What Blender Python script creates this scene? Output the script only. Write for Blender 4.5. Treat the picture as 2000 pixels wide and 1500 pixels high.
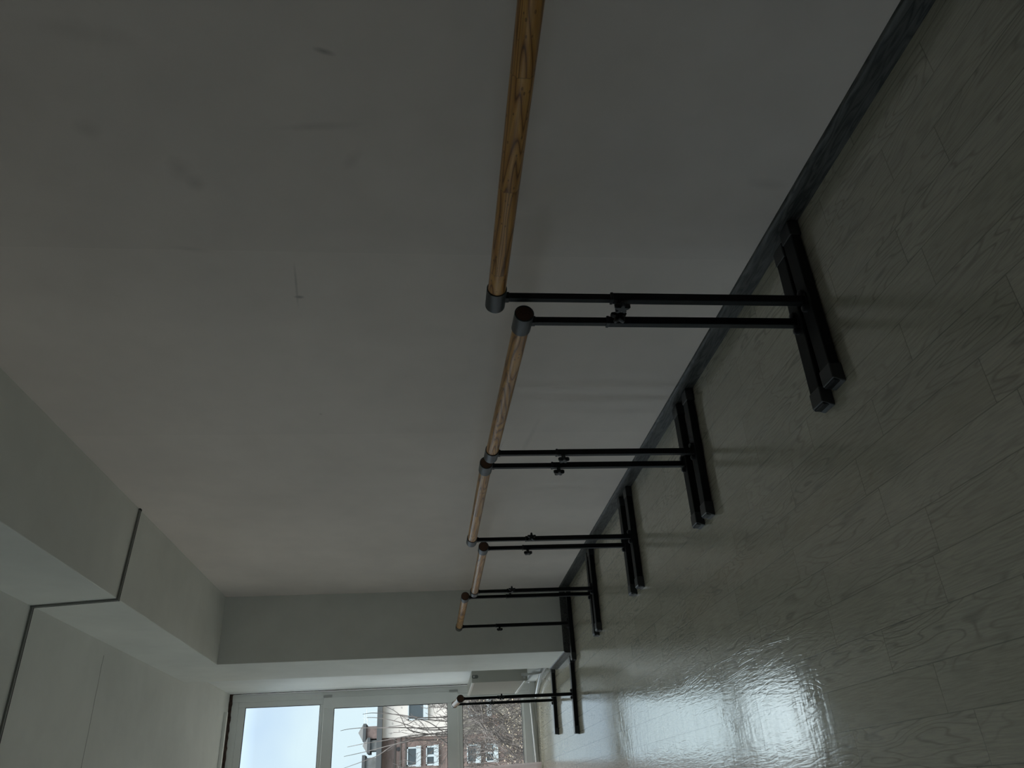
import bpy, bmesh, math, random
from mathutils import Vector, Matrix

for o in list(bpy.data.objects):
    bpy.data.objects.remove(o)
COL = bpy.context.scene.collection
SC = bpy.context.scene
PI = math.pi

# ------------------------------------------------------------------ camera
F = 1470.0
th = math.atan(158 / F)
yaw = math.atan(824 / math.hypot(F, 158))
fwd = Vector((math.sin(yaw) * math.cos(th), math.cos(yaw) * math.cos(th), -math.sin(th)))
rgt = Vector((math.cos(yaw), -math.sin(yaw), 0))
upv = rgt.cross(fwd)
cam = bpy.data.cameras.new('camera')
cam.sensor_fit = 'HORIZONTAL'
cam.sensor_width = 36
cam.lens = 36 * F / 2000
cam.clip_start = 0.02
cam.clip_end = 500
camo = bpy.data.objects.new('camera', cam)
COL.objects.link(camo)
M = Matrix(((-upv.x, rgt.x, -fwd.x, 0), (-upv.y, rgt.y, -fwd.y, 0), (-upv.z, rgt.z, -fwd.z, 1.3), (0, 0, 0, 1)))
camo.matrix_world = M
SC.camera = camo

# ------------------------------------------------------------------ exposure
SC.view_settings.view_transform = 'Standard'
SC.view_settings.look = 'None'
SC.view_settings.gamma = 1
SC.view_settings.use_curve_mapping = False
SC.view_settings.exposure = 0.0

# ------------------------------------------------------------------ overcast sky
SKY = 1.06
w = bpy.data.worlds.new('overcast_sky')
SC.world = w
w.use_nodes = True
nt = w.node_tree
nt.nodes.clear()
out = nt.nodes.new('ShaderNodeOutputWorld')
bg = nt.nodes.new('ShaderNodeBackground')
tc = nt.nodes.new('ShaderNodeTexCoord')
nz = nt.nodes.new('ShaderNodeTexNoise')
nz.inputs['Scale'].default_value = 5.0
nz.inputs['Detail'].default_value = 3
nz.inputs['Roughness'].default_value = 0.45
mp = nt.nodes.new('ShaderNodeMapping')
mp.inputs['Scale'].default_value = (1, 1, 1.4)
nt.links.new(tc.outputs['Generated'], mp.inputs[0])
nt.links.new(mp.outputs[0], nz.inputs['Vector'])
cr = nt.nodes.new('ShaderNodeValToRGB')
cr.color_ramp.elements[0].position = 0.38
cr.color_ramp.elements[0].color = (0.60, 0.76, 0.95, 1)
cr.color_ramp.elements[1].position = 0.60
cr.color_ramp.elements[1].color = (0.76, 0.91, 0.98, 1)
nt.links.new(nz.outputs[0], cr.inputs[0])
sep = nt.nodes.new('ShaderNodeSeparateXYZ')
nt.links.new(tc.outputs['Generated'], sep.inputs[0])
mr = nt.nodes.new('ShaderNodeMapRange')       # an overcast sky is brighter towards the zenith
mr.inputs[1].default_value = 0.20
mr.inputs[2].default_value = 0.42
mr.inputs[3].default_value = 1.0
mr.inputs[4].default_value = 3.6
nt.links.new(sep.outputs[2], mr.inputs[0])
mr2 = nt.nodes.new('ShaderNodeMapRange')
mr2.inputs[1].default_value = 0.38
mr2.inputs[2].default_value = 0.80
mr2.inputs[3].default_value = 1.0
mr2.inputs[4].default_value = 2.6
nt.links.new(sep.outputs[2], mr2.inputs[0])
mz = nt.nodes.new('ShaderNodeMath')
mz.operation = 'MULTIPLY'
nt.links.new(mr.outputs[0], mz.inputs[0])
nt.links.new(mr2.outputs[0], mz.inputs[1])
mm = nt.nodes.new('ShaderNodeMath')
mm.operation = 'MULTIPLY'
mm.inputs[1].default_value = SKY
nt.links.new(mz.outputs[0], mm.inputs[0])
cm = nt.nodes.new('ShaderNodeMix')       # the cloud deck turns from bluish to warm grey overhead
cm.data_type = 'RGBA'
mr3 = nt.nodes.new('ShaderNodeMapRange')
mr3.inputs[1].default_value = 0.34
mr3.inputs[2].default_value = 0.65
nt.links.new(sep.outputs[2], mr3.inputs[0])
nt.links.new(mr3.outputs[0], cm.inputs[0])
nt.links.new(cr.outputs[0], cm.inputs[6])
cm.inputs[7].default_value = (0.855, 0.865, 0.865, 1)
nt.links.new(cm.outputs[2], bg.inputs[0])
nt.links.new(mm.outputs[0], bg.inputs[1])
nt.links.new(bg.outputs[0], out.inputs[0])

# ------------------------------------------------------------------ helpers: materials
def mat(name, color, rough=0.6, metal=0.0, spec=0.5, noise=None, bump=None, ior=None):
    """noise = (scale, amount, (sx,sy,sz)) colour variation; bump = (scale, strength, (sx,sy,sz))"""
    m = bpy.data.materials.new(name)
    m.use_nodes = True
    t = m.node_tree
    b = t.nodes['Principled BSDF']
    b.inputs['Base Color'].default_value = (*color, 1)
    b.inputs['Roughness'].default_value = rough
    b.inputs['Metallic'].default_value = metal
    b.inputs['Specular IOR Level'].default_value = spec
    if ior:
        b.inputs['IOR'].default_value = ior
    g = t.nodes.new('ShaderNodeNewGeometry') if False else t.nodes.new('ShaderNodeTexCoord')
    if noise:
        mpn = t.nodes.new('ShaderNodeMapping')
        mpn.inputs['Scale'].default_value = noise[2]
        t.links.new(g.outputs['Object'], mpn.inputs[0])
        n = t.nodes.new('ShaderNodeTexNoise')
        n.inputs['Scale'].default_value = noise[0]
        n.inputs['Detail'].default_value = 5
        t.links.new(mpn.outputs[0], n.inputs['Vector'])
        r = t.nodes.new('ShaderNodeValToRGB')
        a = noise[1]
        r.color_ramp.elements[0].position = 0.3
        r.color_ramp.elements[1].position = 0.7
        r.color_ramp.elements[0].color = tuple(c * (1 - a) for c in color) + (1,)
        r.color_ramp.elements[1].color = tuple(min(1, c * (1 + a)) for c in color) + (1,)
        t.links.new(n.outputs[0], r.inputs[0])
        t.links.new(r.outputs[0], b.inputs['Base Color'])
    if bump:
        mpn = t.nodes.new('ShaderNodeMapping')
        mpn.inputs['Scale'].default_value = bump[2]
        t.links.new(g.outputs['Object'], mpn.inputs[0])
        n = t.nodes.new('ShaderNodeTexNoise')
        n.inputs['Scale'].default_value = bump[0]
        n.inputs['Detail'].default_value = 3
        t.links.new(mpn.outputs[0], n.inputs['Vector'])
        bp = t.nodes.new('ShaderNodeBump')
        bp.inputs['Strength'].default_value = bump[1]
        bp.inputs['Distance'].default_value = 0.01
        t.links.new(n.outputs[0], bp.inputs['Height'])
        t.links.new(bp.outputs[0], b.inputs['Normal'])
    return m

class NB:
    """small node-graph builder"""
    def __init__(s, m):
        s.t = m.node_tree
    def n(s, typ, **kw):
        x = s.t.nodes.new(typ)
        for k, v in kw.items():
            setattr(x, k, v)
        return x
    def l(s, a, b):
        s.t.links.new(a, b)
    def math(s, op, a, b=None, c=None, clamp=False):
        x = s.n('ShaderNodeMath', operation=op)
        x.use_clamp = clamp
        for i, v in enumerate((a, b, c)):
            if v is None:
                continue
            if isinstance(v, (int, float)):
                x.inputs[i].default_value = v
            else:
                s.l(v, x.inputs[i])
        return x.outputs[0]
    def mix(s, fac, a, b, blend='MIX'):
        x = s.n('ShaderNodeMix', data_type='RGBA', blend_type=blend)
        if isinstance(fac, (int, float)):
            x.inputs[0].default_value = fac
        else:
            s.l(fac, x.inputs[0])
        for i, v in ((6, a), (7, b)):
            if isinstance(v, tuple):
                x.inputs[i].default_value = (*v, 1)
            else:
                s.l(v, x.inputs[i])
        return x.outputs[2]
    def comb(s, x=0, y=0, z=0):
        c = s.n('ShaderNodeCombineXYZ')
        for i, v in enumerate((x, y, z)):
            if isinstance(v, (int, float)):
                c.inputs[i].default_value = v
            else:
                s.l(v, c.inputs[i])
        return c.outputs[0]
    def noise(s, vec, scale, detail=3, rough=0.5, dist=0.0):
        x = s.n('ShaderNodeTexNoise')
        x.inputs['Scale'].default_value = scale
        x.inputs['Detail'].default_value = detail
        x.inputs['Roughness'].default_value = rough
        x.inputs['Distortion'].default_value = dist
        s.l(vec, x.inputs['Vector'])
        return x.outputs[0]
    def ramp(s, fac, stops):
        x = s.n('ShaderNodeValToRGB')
        e = x.color_ramp.elements
        while len(e) < len(stops):
            e.new(0.5)
        for i, (p, c) in enumerate(stops):
            e[i].position = p
            e[i].color = (*c, 1) if isinstance(c, tuple) else (c, c, c, 1)
        s.l(fac, x.inputs[0])
        return x.outputs[0]

def new_mat(name):
    m = bpy.data.materials.new(name)
    m.use_nodes = True
    return m, NB(m), m.node_tree.nodes['Principled BSDF']

# ------------------------------------------------------------------ helpers: meshes
def obj(name, bm, material, parent=None, smooth=False):
    me = bpy.data.meshes.new(name)
    bmesh.ops.recalc_face_normals(bm, faces=bm.faces)
    bm.to_mesh(me)
    bm.free()
    o = bpy.data.objects.new(name, me)
    for mt in (material if isinstance(material, (list, tuple)) else [material]):
        me.materials.append(mt)
    COL.objects.link(o)
    if smooth:
        for p in me.polygons:
            p.use_smooth = True
        me.set_sharp_from_angle(angle=math.radians(40))
    if parent:
        o.parent = parent
    return o

def tag(o, label, cat, group=None, kind=None):
    o['label'] = label
    o['category'] = cat
    if group:
        o['group'] = group
    if kind:
        o['kind'] = kind
    return o

def struct(name, bm, m, smooth=False):
    o = obj(name, bm, m, None, smooth)
    o['kind'] = 'structure'
    return o

def thing(name, label, cat, loc=(0, 0, 0), rotz=0, group=None):
    o = bpy.data.objects.new(name, None)
    o.empty_display_size = 0.1
    COL.objects.link(o)
    o.location = loc
    o.rotation_euler = (0, 0, rotz)
    return tag(o, label, cat, group)

def box(bm, x0, x1, y0, y1, z0, z1, bev=0.0, seg=1, mi=0, tf=None):
    vs = [bm.verts.new((x, y, z)) for x in (x0, x1) for y in (y0, y1) for z in (z0, z1)]
    idx = [(0, 1, 3, 2), (4, 6, 7, 5), (0, 4, 5, 1), (2, 3, 7, 6), (0, 2, 6, 4), (1, 5, 7, 3)]
    fs = [bm.faces.new([vs[i] for i in f]) for f in idx]
    for f in fs:
        f.material_index = mi
    if bev > 0:
        es = list({e for f in fs for e in f.edges})
        r = bmesh.ops.bevel(bm, geom=es, offset=bev, segments=seg, affect='EDGES', profile=0.5, clamp_overlap=True)
        vs = list({v for f in r['faces'] for v in f.verts} | {v for v in vs if v.is_valid})
    if tf is not None:
        for v in vs:
            if v.is_valid:
                v.co = tf @ v.co
    return vs

def frame_axes(d):
    d = d.normalized()
    a = Vector((0, 0, 1)) if abs(d.z) < 0.9 else Vector((1, 0, 0))
    u = d.cross(a).normalized()
    return u, u.cross(d).normalized()

def tube(bm, pts, rad, seg=12, caps=True, mi=0):
    """tube through points; rad a number or list"""
    pts = [Vector(p) for p in pts]
    n = len(pts)
    if isinstance(rad, (int, float)):
        rad = [rad] * n
    rings = []
    u = None
    for i, p in enumerate(pts):
        d = (pts[min(i + 1, n - 1)] - pts[max(i - 1, 0)]).normalized()
        if u is None:
            u, v = frame_axes(d)
        else:
            u = (u - d * u.dot(d)).normalized()
            v = u.cross(d).normalized()
        rings.append([bm.verts.new(p + (u * math.cos(2 * PI * k / seg) + v * math.sin(2 * PI * k / seg)) * rad[i]) for k in range(seg)])
    for a, b in zip(rings, rings[1:]):
        for k in range(seg):
            f = bm.faces.new((a[k], a[(k + 1) % seg], b[(k + 1) % seg], b[k]))
            f.material_index = mi
    if caps:
        for r_ in (rings[0], rings[-1]):
            f = bm.faces.new(r_)
            f.material_index = mi
    return rings

def ring_tube(bm, a, b, r0, r1, seg=32):
    """hollow sleeve between points a, b with inner radius r0 and outer r1"""
    a, b = Vector(a), Vector(b)
    u, v = frame_axes(b - a)
    c = 0.0015
    d = (b - a).normalized()
    prof = [(a, r0), (a, r1 - c), (a + d * c, r1), (b - d * c, r1), (b, r1 - c), (b, r0)]
    rr = [[bm.verts.new(p + (u * math.cos(2 * PI * k / seg) + v * math.sin(2 * PI * k / seg)) * r) for k in range(seg)] for p, r in prof]
    for i in range(len(rr)):
        x, y = rr[i], rr[(i + 1) % len(rr)]
        for k in range(seg):
            bm.faces.new((x[k], x[(k + 1) % seg], y[(k + 1) % seg], y[k]))

def quad(bm, p, mi=0):
    f = bm.faces.new([bm.verts.new(q) for q in p])
    f.material_index = mi
    return f

def prism(bm, poly, axis, a0, a1, mi=0):
    """extrude 2-D polygon along axis 'x','y' or 'z'"""
    def P(u, v, t):
        return {'x': (t, u, v), 'y': (u, t, v), 'z': (u, v, t)}[axis]
    A = [bm.verts.new(P(u, v, a0)) for u, v in poly]
    B = [bm.verts.new(P(u, v, a1)) for u, v in poly]
    n = len(poly)
    for i in range(n):
        f = bm.faces.new((A[i], A[(i + 1) % n], B[(i + 1) % n], B[i]))
        f.material_index = mi
    for r_ in (A, B):
        f = bm.faces.new(r_)
        f.material_index = mi

# ------------------------------------------------------------------ dimensions of the room
XR = 1.775        # right wall
XP = 1.185        # face of pier and bulkhead side
XN = 1.30         # niche wall beside the window
XL = -4.6
YB = -3.2
YP0, YP1 = 7.21, 8.17
YW = 10.04        # inner face of window
ZS = 3.176        # soffit
ZC = 3.71         # ceiling

# ------------------------------------------------------------------ materials of the shell
def plaster(name, base, panels=False, smudges=()):
    m, g, b = new_mat(name)
    b.inputs['Roughness'].default_value = 0.75
    b.inputs['Specular IOR Level'].default_value = 0.25
    tcn = g.n('ShaderNodeTexCoord')
    v = tcn.outputs['Object']
    sp = g.n('ShaderNodeSeparateXYZ')
    g.l(v, sp.inputs[0])
    n1 = g.noise(v, 0.9, 4, 0.55)
    n2 = g.noise(v, 5.0, 5, 0.6)
    dark = tuple(c * 0.93 for c in base)
    lite = tuple(min(1, c * 1.04) for c in base)
    col = g.ramp(n1, [(0.35, dark), (0.65, lite)])
    f2 = g.ramp(n2, [(0.25, 0.955), (0.6, 1.0)])
    col = g.mix(1.0, col, f2, 'MULTIPLY')
    if panels:   # faint vertical plasterboard joints at given Y
        acc = None
        for yy, dv in panels:
            s = g.math('GREATER_THAN', sp.outputs[1], yy)
            s = g.math('MULTIPLY', s, dv)
            acc = s if acc is None else g.math('ADD', acc, s)
            ln = g.math('SUBTRACT', sp.outputs[1], yy)
            ln = g.math('ABSOLUTE', ln)
            ln = g.math('LESS_THAN', ln, 0.0025)
            ln = g.math('MULTIPLY', ln, 0.03)
            acc = g.math('ADD', acc, ln)
        acc = g.math('ADD', acc, 0.95)
        cc = g.n('ShaderNodeCombineColor')
        for i in range(3):
            g.l(acc, cc.inputs[i])
        col = g.mix(1.0, col, cc.outputs[0], 'MULTIPLY')
    for (ax, a, z, ry, rz, ang, amt) in smudges:
        # an elliptical scuff: centre (a,z) in the plane, radii ry rz, rotation ang
        dy = g.math('SUBTRACT', sp.outputs[ax], a)
        dz = g.math('SUBTRACT', sp.outputs[2 if ax == 1 else 0], z) if ax == 1 else g.math('SUBTRACT', sp.outputs[1], z)
        ca, sa = math.cos(ang), math.sin(ang)
        u_ = g.math('ADD', g.math('MULTIPLY', dy, ca / ry), g.math('MULTIPLY', dz, sa / ry))
        w_ = g.math('ADD', g.math('MULTIPLY', dy, -sa / rz), g.math('MULTIPLY', dz, ca / rz))
        d = g.math('SQRT', g.math('ADD', g.math('MULTIPLY', u_, u_), g.math('MULTIPLY', w_, w_)))
        d = g.math('ADD', d, g.math('MULTIPLY', g.math('SUBTRACT', n2, 0.5), 1.2))
        k = g.math('SUBTRACT', 1.0, d, clamp=True)
        k = g.math('MULTIPLY', k, amt)
        col = g.mix(k, col, tuple(c * 0.45 for c in base))
    g.l(col, b.inputs['Base Color'])
    nb = g.noise(v, 60, 4, 0.6)
    nb2 = g.noise(v, 1.3, 2, 0.5)
    hsum = g.math('ADD', g.math('MULTIPLY', nb, 0.05), g.math('MULTIPLY', nb2, 0.5))
    bp = g.n('ShaderNodeBump')
    bp.inputs['Strength'].default_value = 0.25
    bp.inputs['Distance'].default_value = 0.02
    g.l(hsum, bp.inputs['Height'])
    g.l(bp.outputs[0], b.inputs['Normal'])
    return m

WALL = (0.76, 0.675, 0.62)
sm = [(1, 1.36, 1.585, .012, .035, .3, .9), (1, 2.40, 1.815, .16, .006, .1, .5), (1, 2.482, 1.815, .012, .02, 0, .9),
      (1, 1.81, 2.08, .07, .05, .2, .35), (1, 1.87, 2.05, .05, .04, .2, .35), (1, 1.62, 1.65, .02, .14, -.1, .3),
      (1, 1.75, 1.55, .06, .03, .5, .25), (1, 1.80, .168, .03, .08, .1, .22), (1, 1.33, 2.22, .04, .2, .1, .15),
      (1, 1.66, 2.30, .05, .05, .3, .25), (1, 3.50, 1.86, .01, .01, 0, .5), (1, 3.9, 0.9, .1, .006, .15, .35),
      (1, 3.8, 0.75, .3, .02, .1, .2), (1, 2.2, 2.15, .02, .09, .2, .2)]
M_wall = plaster('painted_wall', WALL, panels=((2.206, .035), (3.742, .03)), smudges=sm)
M_white = plaster('white_plaster', (0.77, 0.775, 0.735))

def ceiling_mat():
    m = plaster('ceiling_plaster', (0.71, 0.715, 0.69))
    g = NB(m)
    b = m.node_tree.nodes['Principled BSDF']
    src = b.inputs['Base Color'].links[0].from_socket
    tcn = g.n('ShaderNodeTexCoord')
    sp = g.n('ShaderNodeSeparateXYZ')
    g.l(tcn.outputs['Object'], sp.inputs[0])
    wob = g.noise(tcn.outputs['Object'], 9, 3)
    d = g.math('ABSOLUTE', g.math('SUBTRACT', g.math('ADD', sp.outputs[1], g.math('MULTIPLY', wob, 0.02)), 6.11))
    k = g.math('LESS_THAN', d, 0.005)
    k = g.math('MULTIPLY', k, g.math('LESS_THAN', sp.outputs[0], 1.10))
    k = g.math('MULTIPLY', k, 0.65)
    col = g.mix(k, src, (0.14, 0.14, 0.135))
    # patched plaster joint where ceiling meets bulkhead
    e = g.math('GREATER_THAN', sp.outputs[0], XP - 0.03)
    rn = g.noise(tcn.outputs['Object'], 14, 4, 0.7)
    e = g.math('MULTIPLY', e, g.math('GREATER_THAN', rn, 0.52))
    col = g.mix(g.math('MULTIPLY', e, 0.25), col, (0.7, 0.7, 0.67))
    g.l(col, b.inputs['Base Color'])
    return m
M_ceil = ceiling_mat()

def floor_mat():
    m, g, b = new_mat('grey_oak_vinyl')
    tcn = g.n('ShaderNodeTexCoord')
    v = tcn.outputs['Object']
    sp = g.n('ShaderNodeSeparateXYZ')
    g.l(v, sp.inputs[0])
    X, Y = sp.outputs[0], sp.outputs[1]
    PW = 0.1217
    rx = g.math('DIVIDE', g.math('SUBTRACT', X, 0.0148), PW)
    row = g.math('FLOOR', rx)
    fx = g.math('SUBTRACT', rx, row)
    # offset per row
    wn = g.n('ShaderNodeTexWhiteNoise', noise_dimensions='1D')
    g.l(row, wn.inputs['W'])
    off = wn.outputs['Value']
    PL = 0.60
    ry = g.math('ADD', g.math('DIVIDE', Y, PL), g.math('MULTIPLY', off, 5.0))
    cell = g.math('FLOOR', ry)
    fy = g.math('SUBTRACT', ry, cell)
    pv = g.comb(row, cell, 0)
    wn2 = g.n('ShaderNodeTexWhiteNoise', noise_dimensions='3D')
    g.l(pv, wn2.inputs['Vector'])
    rnd = wn2.outputs['Value']
    # lines
    lx = g.math('LESS_THAN', g.math('MINIMUM', fx, g.math('SUBTRACT', 1.0, fx)), 0.011)
    ly = g.math('LESS_THAN', g.math('MINIMUM', fy, g.math('SUBTRACT', 1.0, fy)), 0.0022)
    line = g.math('MAXIMUM', lx, ly)
    # grain: cathedral rings + fine streaks, stretched along the plank
    shift = g.math('MULTIPLY', rnd, 37.0)
    gv = g.comb(g.math('ADD', g.math('MULTIPLY', X, 1.0), shift), g.math('ADD', g.math('MULTIPLY', Y, 0.16), g.math('MULTIPLY', rnd, 11.0)), 0.0)
    big = g.noise(gv, 9.0, 2, 0.5)
    rings = g.math('FRACT', g.math('MULTIPLY', big, 19.0))
    rings = g.math('ABSOLUTE', g.math('SUBTRACT', rings, 0.5))       # 0 at ring line
    ringl = g.ramp(rings, [(0.0, 1.0), (0.19, 0.0)])
    gv2 = g.comb(g.math('ADD', g.math('MULTIPLY', X, 1.0), shift), g.math('MULTIPLY', Y, 0.05), 0.0)
    gv2 = g.comb(g.math('ADD', g.math('ADD', X, g.math('MULTIPLY', big, 0.05)), shift), g.math('MULTIPLY', Y, 0.05), 0.0)
    fine = g.noise(gv2, 190.0, 3, 0.6)
    fine_l = g.ramp(fine, [(0.42, 0.0), (0.62, 1.0)])
    mask = g.noise(gv, 5.0, 1)
    maskr = g.ramp(mask, [(0.4, 0.15), (0.6, 1.0)])
    gr = g.math('MULTIPLY', ringl, maskr)
    base = g.mix(rnd, (0.44, 0.41, 0.315), (0.50, 0.465, 0.365))
    col = g.mix(g.math('MULTIPLY', fine_l, 0.34), base, (0.22, 0.215, 0.185))
    col = g.mix(g.math('MULTIPLY', gr, 0.58), col, (0.16, 0.155, 0.135))
    col = g.mix(g.math('MULTIPLY', line, 0.55), col, (0.09, 0.09, 0.08))
    # joint of two vinyl sheets across the room
    seam = g.math('LESS_THAN', g.math('ABSOLUTE', g.math('SUBTRACT', g.math('ADD', Y, g.math('MULTIPLY', X, 0.10)), 4.005)), 0.0035)
    col = g.mix(g.math('MULTIPLY', seam, 0.15), col, (0.05, 0.05, 0.05))
    # small specks of dirt
    vo = g.n('ShaderNodeTexVoronoi')
    vo.inputs['Scale'].default_value = 2.1
    g.l(v, vo.inputs['Vector'])
    spk = g.math('LESS_THAN', vo.outputs['Distance'], 0.010)
    col = g.mix(g.math('MULTIPLY', spk, 0.8), col, (0.03, 0.03, 0.03))
    g.l(col, b.inputs['Base Color'])
    # gloss
    b.inputs['IOR'].default_value = 2.1
    rr = g.noise(v, 6.0, 4, 0.6)
    rough = g.ramp(rr, [(0.3, 0.06), (0.7, 0.13)])
    g.l(rough, b.inputs['Roughness'])
    # relief: embossed grain, slow waves of the sheet
    wv = g.comb(g.math('MULTIPLY', X, 1.0), g.math('MULTIPLY', Y, 0.35), 0.0)
    slow = g.noise(wv, 6.0, 2, 0.5)
    streak = g.noise(g.comb(g.math('MULTIPLY', X, 0.35), Y, 0.0), 22.0, 2, 0.5)
    rv = g.comb(g.math('ADD', X, g.math('MULTIPLY', g.noise(v, 4.0, 2), 0.05)), g.math('ADD', g.math('MULTIPLY', Y, 0.12), shift), 0.0)
    ripple = g.noise(rv, 75.0, 2, 0.55)
    h = g.math('ADD', g.math('MULTIPLY', gr, -0.10), g.math('MULTIPLY', fine_l, -0.05))
    h = g.math('ADD', h, g.math('MULTIPLY', ripple, 0.60))
    h = g.math('ADD', h, g.math('MULTIPLY', line, -0.5))
    h = g.math('ADD', h, g.math('MULTIPLY', seam, -1.0))
    h = g.math('ADD', h, g.math('MULTIPLY', streak, 0.50))
    h = g.math('ADD', h, g.math('MULTIPLY', slow, 0.9))
    bp = g.n('ShaderNodeBump')
    bp.inputs['Strength'].default_value = 0.6
    bp.inputs['Distance'].default_value = 0.0016
    g.l(h, bp.inputs['Height'])
    g.l(bp.outputs[0], b.inputs['Normal'])
    return m
M_floor = floor_mat()

def baseboard_mat():
    m, g, b = new_mat('dark_grey_wood_baseboard')
    tcn = g.n('ShaderNodeTexCoord')
    mp_ = g.n('ShaderNodeMapping')
    mp_.inputs['Scale'].default_value = (1, 0.12, 1)
    g.l(tcn.outputs['Object'], mp_.inputs[0])
    n = g.noise(mp_.outputs[0], 18, 3, 0.6)
    fr = g.math('ABSOLUTE', g.math('SUBTRACT', g.math('FRACT', g.math('MULTIPLY', n, 9.0)), 0.5))
    r_ = g.ramp(fr, [(0.0, (0.024, 0.025, 0.024)), (0.25, (0.062, 0.062, 0.058)), (0.5, (0.085, 0.084, 0.079))])
    g.l(r_, b.inputs['Base Color'])
    b.inputs['Roughness'].default_value = 0.42
    b.inputs['Specular IOR Level'].default_value = 0.3
    return m
M_base = baseboard_mat()

M_black = mat('black_powder_coat', (0.005, 0.0056, 0.006), 0.45, 0.0, 0.2, bump=(400, 0.15, (1, 1, 1)))
M_sleeve = mat('grey_black_sleeve_paint', (0.022, 0.026, 0.029), 0.38, 0.0, 0.5, bump=(500, 0.15, (1, 1, 1)))
M_plastic = mat('black_plastic', (0.010, 0.0105, 0.0115), 0.4, 0.0, 0.4)
M_cap = mat('grey_black_end_cap_plastic', (0.022, 0.024, 0.026), 0.4, 0.0, 0.5)
M_pvc = mat('white_pvc', (0.88, 0.90, 0.89), 0.32, 0.0, 0.5, noise=(3, 0.03, (1, 1, 1)))
M_gasket = mat('black_gasket', (0.01, 0.01, 0.012), 0.6)
M_foam = mat('dark_brown_raw_gap', (0.055, 0.033, 0.025), 0.95, noise=(30, 0.6, (1, 1, 1)))
M_tape = mat('white_protective_tape', (0.95, 0.97, 0.98), 0.25)
M_rad = mat('cream_radiator_enamel', (0.42, 0.42, 0.375), 0.35, 0.0, 0.5)
M_dark = mat('dark_recess', (0.02, 0.02, 0.02), 0.8)
M_pipe = mat('grey_white_pipe', (0.46, 0.47, 0.46), 0.3)
M_duct = mat('grey_cable_trunking', (0.20, 0.205, 0.195), 0.5)
M_chrome = mat('zinc_hinge', (0.42, 0.43, 0.42), 0.35, 0.8)

def wood_mat():
    m, g, b = new_mat('varnished_ash_wood')
    tcn = g.n('ShaderNodeTexCoord')
    oi = g.n('ShaderNodeObjectInfo')
    mp_ = g.n('ShaderNodeMapping')
    mp_.inputs['Scale'].default_value = (1, 0.085, 1)
    add = g.n('ShaderNodeVectorMath', operation='ADD')
    g.l(tcn.outputs['Object'], add.inputs[0])
    sp0 = g.n('ShaderNodeSeparateXYZ')
    g.l(tcn.outputs['Object'], sp0.inputs[0])
    # the rail is finger-jointed from staves about 0.35 m long
    rnd = g.math('MULTIPLY', oi.outputs['Random'], 0.35)
    zig = g.math('PINGPONG', g.math('MULTIPLY', sp0.outputs[0], 1.0), 0.004)
    st = g.math('DIVIDE', g.math('ADD', g.math('ADD', sp0.outputs[1], zig), rnd), 0.36)
    sti = g.math('FLOOR', st)
    wn = g.n('ShaderNodeTexWhiteNoise', noise_dimensions='1D')
    g.l(g.math('ADD', sti, g.math('MULTIPLY', oi.outputs['Random'], 50)), wn.inputs['W'])
    ofs = g.comb(g.math('MULTIPLY', wn.outputs['Value'], 3.0), 0, g.math('MULTIPLY', wn.outputs['Value'], 7.0))
    g.l(ofs, add.inputs[1])
    g.l(add.outputs[0], mp_.inputs[0])
    n = g.noise(mp_.outputs[0], 11, 2, 0.5, 0.4)
    fr = g.math('ABSOLUTE', g.math('SUBTRACT', g.math('FRACT', g.math('MULTIPLY', n, 17.0)), 0.5))
    ringc = g.ramp(fr, [(0.0, (0.13, 0.050, 0.012)), (0.14, (0.42, 0.20, 0.055)), (0.5, (0.60, 0.33, 0.100))])
    tone = g.mix(wn.outputs['Value'], (0.86, 0.84, 0.82), (1.08, 1.06, 1.04))
    ringc = g.mix(1.0, ringc, tone, 'MULTIPLY')
    mp2 = g.n('ShaderNodeMapping')
    mp2.inputs['Scale'].default_value = (1, 0.03, 1)
    g.l(add.outputs[0], mp2.inputs[0])
    f2 = g.noise(mp2.outputs[0], 300, 3, 0.6)
    col = g.mix(g.math('MULTIPLY', g.ramp(f2, [(0.45, 0.0), (0.7, 1.0)]), 0.35), ringc, (0.15, 0.08, 0.035))
    vo = g.n('ShaderNodeTexVoronoi')
    mp3 = g.n('ShaderNodeMapping')
    mp3.inputs['Scale'].default_value = (1, 0.5, 1)
    g.l(add.outputs[0], mp3.inputs[0])
    g.l(mp3.outputs[0], vo.inputs['Vector'])
    vo.inputs['Scale'].default_value = 60
    k = g.math('LESS_THAN', vo.outputs['Distance'], 0.16)
    col = g.mix(g.math('MULTIPLY', k, 0.6), col, (0.07, 0.035, 0.016))
    frst = g.math('FRACT', st)
    jl = g.math('LESS_THAN', g.math('MINIMUM', frst, g.math('SUBTRACT', 1.0, frst)), 0.004)
    col = g.mix(g.math('MULTIPLY', jl, 0.5), col, (0.10, 0.05, 0.02))
    g.l(col, b.inputs['Base Color'])
    b.inputs['Roughness'].default_value = 0.30
    b.inputs['Specular IOR Level'].default_value = 0.35
    return m
M_wood = wood_mat()
M_woodend = mat('brown_stained_wood_end', (0.10, 0.048, 0.026), 0.6, noise=(150, 0.25, (1, 1, 1)))

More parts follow.
